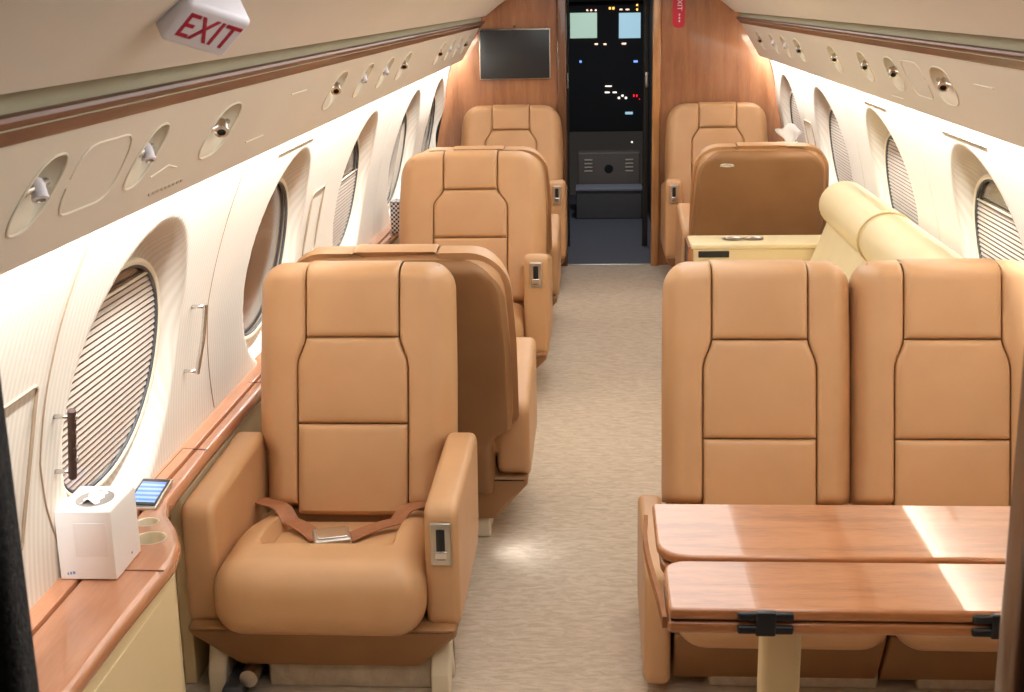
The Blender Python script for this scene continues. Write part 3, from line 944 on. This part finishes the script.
# ------------------------------------------------------------------ bulkhead: screen and red tag
tv = thing('wall_screen', 'black flat screen on the wooden bulkhead left of the passage', 'screen', (-.562, YB - .001, 1.288))
mesh('body', *rbox(.212, .014, .147, .004, (0, -.014, 0)), SATIN, tv)
mesh('panel', *rbox(.207, .003, .142, .002, (0, -.0275, 0)), mat('screen_off', (.02, .021, .024, 1), .25), tv)
mesh('camera_dot', *rbox(.008, .006, .005, .002, (0, -.012, .16)), BLACK, tv)
rt = thing('red_tag', 'red hanging tag with white writing on the bulkhead right of the passage', 'tag', (.408, YB - .004, 1.53))
o2 = fillet([(-.036, -.105), (.036, -.105), (.036, .2), (-.036, .2)], [.036, .036, .01, .01], 6)
mesh('tag_plate', *prism(o2, -.004, .004, .001, 'y'), REDTAG, rt)
text('lettering', 'EXIT', .040, WHITE, rt, (.004, -.0046, .035), (PI / 2, PI / 2, 0), .0004)
for k in range(3): mesh('small_print', *rbox(.004, .0005, .006, .0004, (.004, -.0045, -.03 - k * .018)), WHITE, rt)

# ------------------------------------------------------------------ small things on the ledges
bs = thing('woven_basket', 'black and white woven basket on the left ledge beside the far seats', 'basket', (-1.025, 6.15, .531))
WV = mat('basket_weave', srgb(230, 226, 220), .7)
N, L, b = nodes(WV)
tc = N.new('ShaderNodeTexCoord'); ck = N.new('ShaderNodeTexChecker'); ck.inputs['Scale'].default_value = 95
ck.inputs['Color1'].default_value = srgb(216, 206, 198); ck.inputs['Color2'].default_value = srgb(44, 36, 34)
L.new(tc.outputs['Object'], ck.inputs['Vector']); L.new(ck.outputs[0], b.inputs['Base Color'])
o2 = fillet([(-.036, -.05), (.036, -.05), (.036, .05), (-.036, .05)], .012, 4)
mesh('body', *prism(o2, 0, .15, .004, 'z'), WV, bs)
mesh('rim', *tube([(p.x, p.y, .15) for p in o2], .003, 8, True), WV, bs)

tbx = thing('tissue_box', 'white tissue box with a pulled tissue on the right ledge by the far window', 'tissue box', (.93, 6.96, .74))
mesh('carton', *rbox(.055, .055, .055, .003, (0, 0, .055)), CARD, tbx)
V, F = [], []
for i in range(11):
    for j in range(11):
        u, v = -1 + 2 * i / 10, j / 10
        V.append((u * (.014 + .06 * v) + .008 * math.sin(6 * v), .03 * math.sin(4 * u + 2) * v, .108 + .10 * v * (1 - .35 * abs(u)) + .012 * math.sin(5 * u) * v))
for i in range(10):
    for j in range(10): F.append((i * 11 + j, i * 11 + j + 1, i * 11 + 12 + j, i * 11 + 11 + j))
ti = mesh('tissue', V, F, TISSUE, tbx)
rl = thing('side_ledge', 'wooden ledge at the right wall between the two forward right seats', 'ledge', (.93, 6.955, 0))
mesh('ledge_top', *rbox(.11, .10, .02, .006, (0, 0, .719)), WOOD_LEDGE, rl)
mesh('ledge_body', *rbox(.09, .08, .349, .006, (.0, 0, .351)), CREAM, rl)

# ------------------------------------------------------------------ beyond the passage: dark cockpit
struct(mesh('wall_cockpit_left', *rbox(.02, 1.2, .92, .004, (-.33, 9.22, .92)), BLACKM))
struct(mesh('wall_cockpit_right', *rbox(.02, 1.2, .92, .004, (.34, 9.22, .92)), BLACKM))
st_ = thing('cockpit_step', 'dark grey step with a lighter top at the end of the cockpit passage', 'step', (.02, 9.8, 0))
mesh('riser', *rbox(.245, .10, .105, .008, (0, 0, .106)), mat('riser_grey', srgb(96, 92, 90), .7), st_)
mesh('tread', *rbox(.25, .11, .012, .006, (0, 0, .222)), mat('tread_grey', srgb(150, 150, 160), .5), st_)
cp = thing('cockpit_pedestal', 'dark grey vented panel above the cockpit step', 'panel', (.02, 10.02, 0))
PG = mat('panel_grey', srgb(116, 106, 96), .5)
mesh('body', *rbox(.235, .08, .235, .01, (0, 0, .235)), PG, cp)
for s in (-1, 1):
    for k in range(4): mesh('vent', *rbox(.03, .004, .005, .002, (s * .155, -.081, .33 + .028 * k)), CREAM_P, cp)
mesh('port', *xf(lathe([(.0, 0), (.03, 0), (.034, -.004)], 20), Matrix.Translation((0, -.084, .345)) @ Matrix.Rotation(PI / 2, 4, 'X')), BLACKM, cp)
ip = thing('instrument_panel', 'dark cockpit instrument panel with two pale lit displays and small lights', 'instrument panel', (0, 10.4, 0))
mesh('panel_face', *rbox(.75, .03, .60, .01, (0, .05, 1.18)), BLACKM, ip)
mesh('glare_hood', *rbox(.75, .10, .02, .01, (0, -.04, 1.60)), BLACKM, ip)
def em(name, c, s): return mat(name, c, .4, emit=c, estr=s)
D1, D2 = em('display_green', srgb(176, 204, 186), .85), em('display_blue', srgb(168, 206, 222), .85)
def cp_pt(px, py, Y=10.4):
    d = Fv * f_px + Rv * (px - 512) + Uv * (346 - py); return Vector((-.086, 0, 1.6)) + d * (Y / d.y)
def lit(name, x0, y0, x1, y1, m, r=.002):
    a, b_ = cp_pt(x0, y0), cp_pt(x1, y1)
    return mesh(name, *rbox(abs(b_.x - a.x) / 2, .004, abs(a.z - b_.z) / 2, r, ((a.x + b_.x) / 2, .014, (a.z + b_.z) / 2)), m, ip)
lit('display', 570, 13, 597, 38, D1)['label'] = 'pale green lit display'
lit('display', 619, 13, 640.5, 38, D2)['label'] = 'pale blue lit display'
AM, WH, RD, BL = em('lamp_amber', srgb(255, 190, 90), 2.2), em('lamp_white', srgb(255, 244, 230), 1.6), em('lamp_red', srgb(230, 30, 40), 2), em('lamp_blue', srgb(120, 160, 240), 1.5)
PK = em('lamp_pink', srgb(255, 214, 190), 1.6)
for x0, y0, w, h, m in [(586, 9, 2.5, 2.5, PK), (590, 9, 2.5, 2.5, PK), (594.5, 9, 2.5, 2.5, PK), (608.5, 6.5, 2.8, 3.5, AM), (612, 6.5, 2.8, 3.5, AM), (619, 8.5, 4, 2, PK), (625, 8.5, 5, 2, PK), (636, 3.5, 2.4, 3, AM), (636, 8, 2.4, 3, AM),
        (594, 43, 4.5, 2.2, PK), (603, 43, 4, 2.4, PK), (621, 42.5, 6, 2.4, PK), (579, 60, 3, 3.4, BL), (633, 60, 5.5, 3, BL), (604, 85.5, 9, 1.6, WH), (604, 91.5, 6.5, 2, WH), (612, 91.5, 5.5, 2, WH),
        (617.5, 96.5, 3, 3, WH), (621, 94.5, 3, 2.6, WH), (624.5, 96.5, 3, 3, WH), (633, 94, 1.8, 3.6, RD), (636, 94, 1.8, 3.6, RD), (639, 98.5, 1.3, 1.5, RD), (624, 111.5, 10, 3.5, D2), (631, 141, 2, 2.6, WH), (651, 95, 2, 2, RD), (650, 61, 1.5, 1.6, D1)]:
    lit('indicator_light', x0 + .12 * w, y0 + .15 * h, x0 + .88 * w, y0 + .85 * h, m, .004)
ps = thing('passage_post', 'slim dark post at the right edge of the cockpit passage', 'post', (.245, 8.6, 0))
mesh('post', *rbox(.018, .018, .9, .006, (0, 0, .902)), mat('post_brown', srgb(52, 44, 38), .5), ps)
mesh('latch', *rbox(.012, .012, .05, .006, (.004, -.02, 1.09)), SATIN, ps)
ps2 = thing('passage_post', 'slim dark post at the left edge of the cockpit passage', 'post', (-.262, 8.6, 0))
mesh('post', *rbox(.009, .018, .9, .004, (0, 0, .902)), mat('post_olive', srgb(44, 40, 32), .5), ps2)
mesh('latch', *rbox(.006, .012, .05, .005, (.002, -.02, 1.09)), SATIN, ps2)

# ------------------------------------------------------------------ lights
def area(name, loc, sx, sy, power, direction, col=(1, .93, .84)):
    l = bpy.data.lights.new(name, 'AREA'); l.shape = 'RECTANGLE'; l.size = sx; l.size_y = sy; l.energy = power; l.color = col
    o = bpy.data.objects.new(name, l); COL.objects.link(o); o.location = loc
    z = -Vector(direction).normalized(); yv = Vector((0, 1, 0)); xv = yv.cross(z).normalized(); yv = z.cross(xv)
    m = Matrix((xv, yv, z)).transposed().to_4x4(); m.translation = Vector(loc); o.matrix_world = m
    return o
for s in (-1, 1):
    area('cove_light', (s * .868, 4.44, 1.335), .02, 6.94, 150, (s * .95, 0, -.32), (.90, .96, 1.0))
# luminous strip along the middle of the ceiling
LIT = mat('diffuser', (.9, .88, .84, 1), .5, emit=(.90, .95, .96, 1), estr=2.5)
cl = thing('ceiling_light', 'long lit diffuser strip along the middle of the cabin ceiling', 'ceiling light', (0, 4.3, 1.705))
mesh('diffuser', *rbox(.455, 3.35, .006, .003, (0, 0, 0)), LIT, cl)
mesh('housing', *rbox(.46, 3.36, .012, .004, (0, 0, .02)), CEIL, cl)
# courtesy lamp under the second left seat, washing the carpet
l = bpy.data.lights.new('courtesy_lamp', 'SPOT'); l.energy = 1.1; l.spot_size = 2.9; l.spot_blend = 1; l.shadow_soft_size = .05; l.color = (.92, .95, 1)
o = bpy.data.objects.new('courtesy_lamp', l); COL.objects.link(o); o.location = (-.375, 3.60, .085)
o.rotation_euler = (0, math.radians(-72), 0)

area('cockpit_fill', (0.0, 9.1, 1.8), .1, .1, 9, (0, .15, -1), (.85, .9, 1))  # added fill lamp, no fixture seen; brightens the cockpit floor, step and panel

w = bpy.data.worlds.new('world'); S.world = w; w.use_nodes = True
w.node_tree.nodes['Background'].inputs[0].default_value = (.9, .8, .7, 1)
w.node_tree.nodes['Background'].inputs[1].default_value = .03

S.view_settings.view_transform = 'Standard'; S.view_settings.look = 'None'
S.view_settings.gamma = 1; S.view_settings.use_curve_mapping = False
S.view_settings.exposure = -0.12
S.cycles.use_denoising = True
S.cycles.max_bounces = 8; S.cycles.diffuse_bounces = 5
S.cycles.sample_clamp_indirect = 8
S.cycles.caustics_reflective = False; S.cycles.caustics_refractive = False
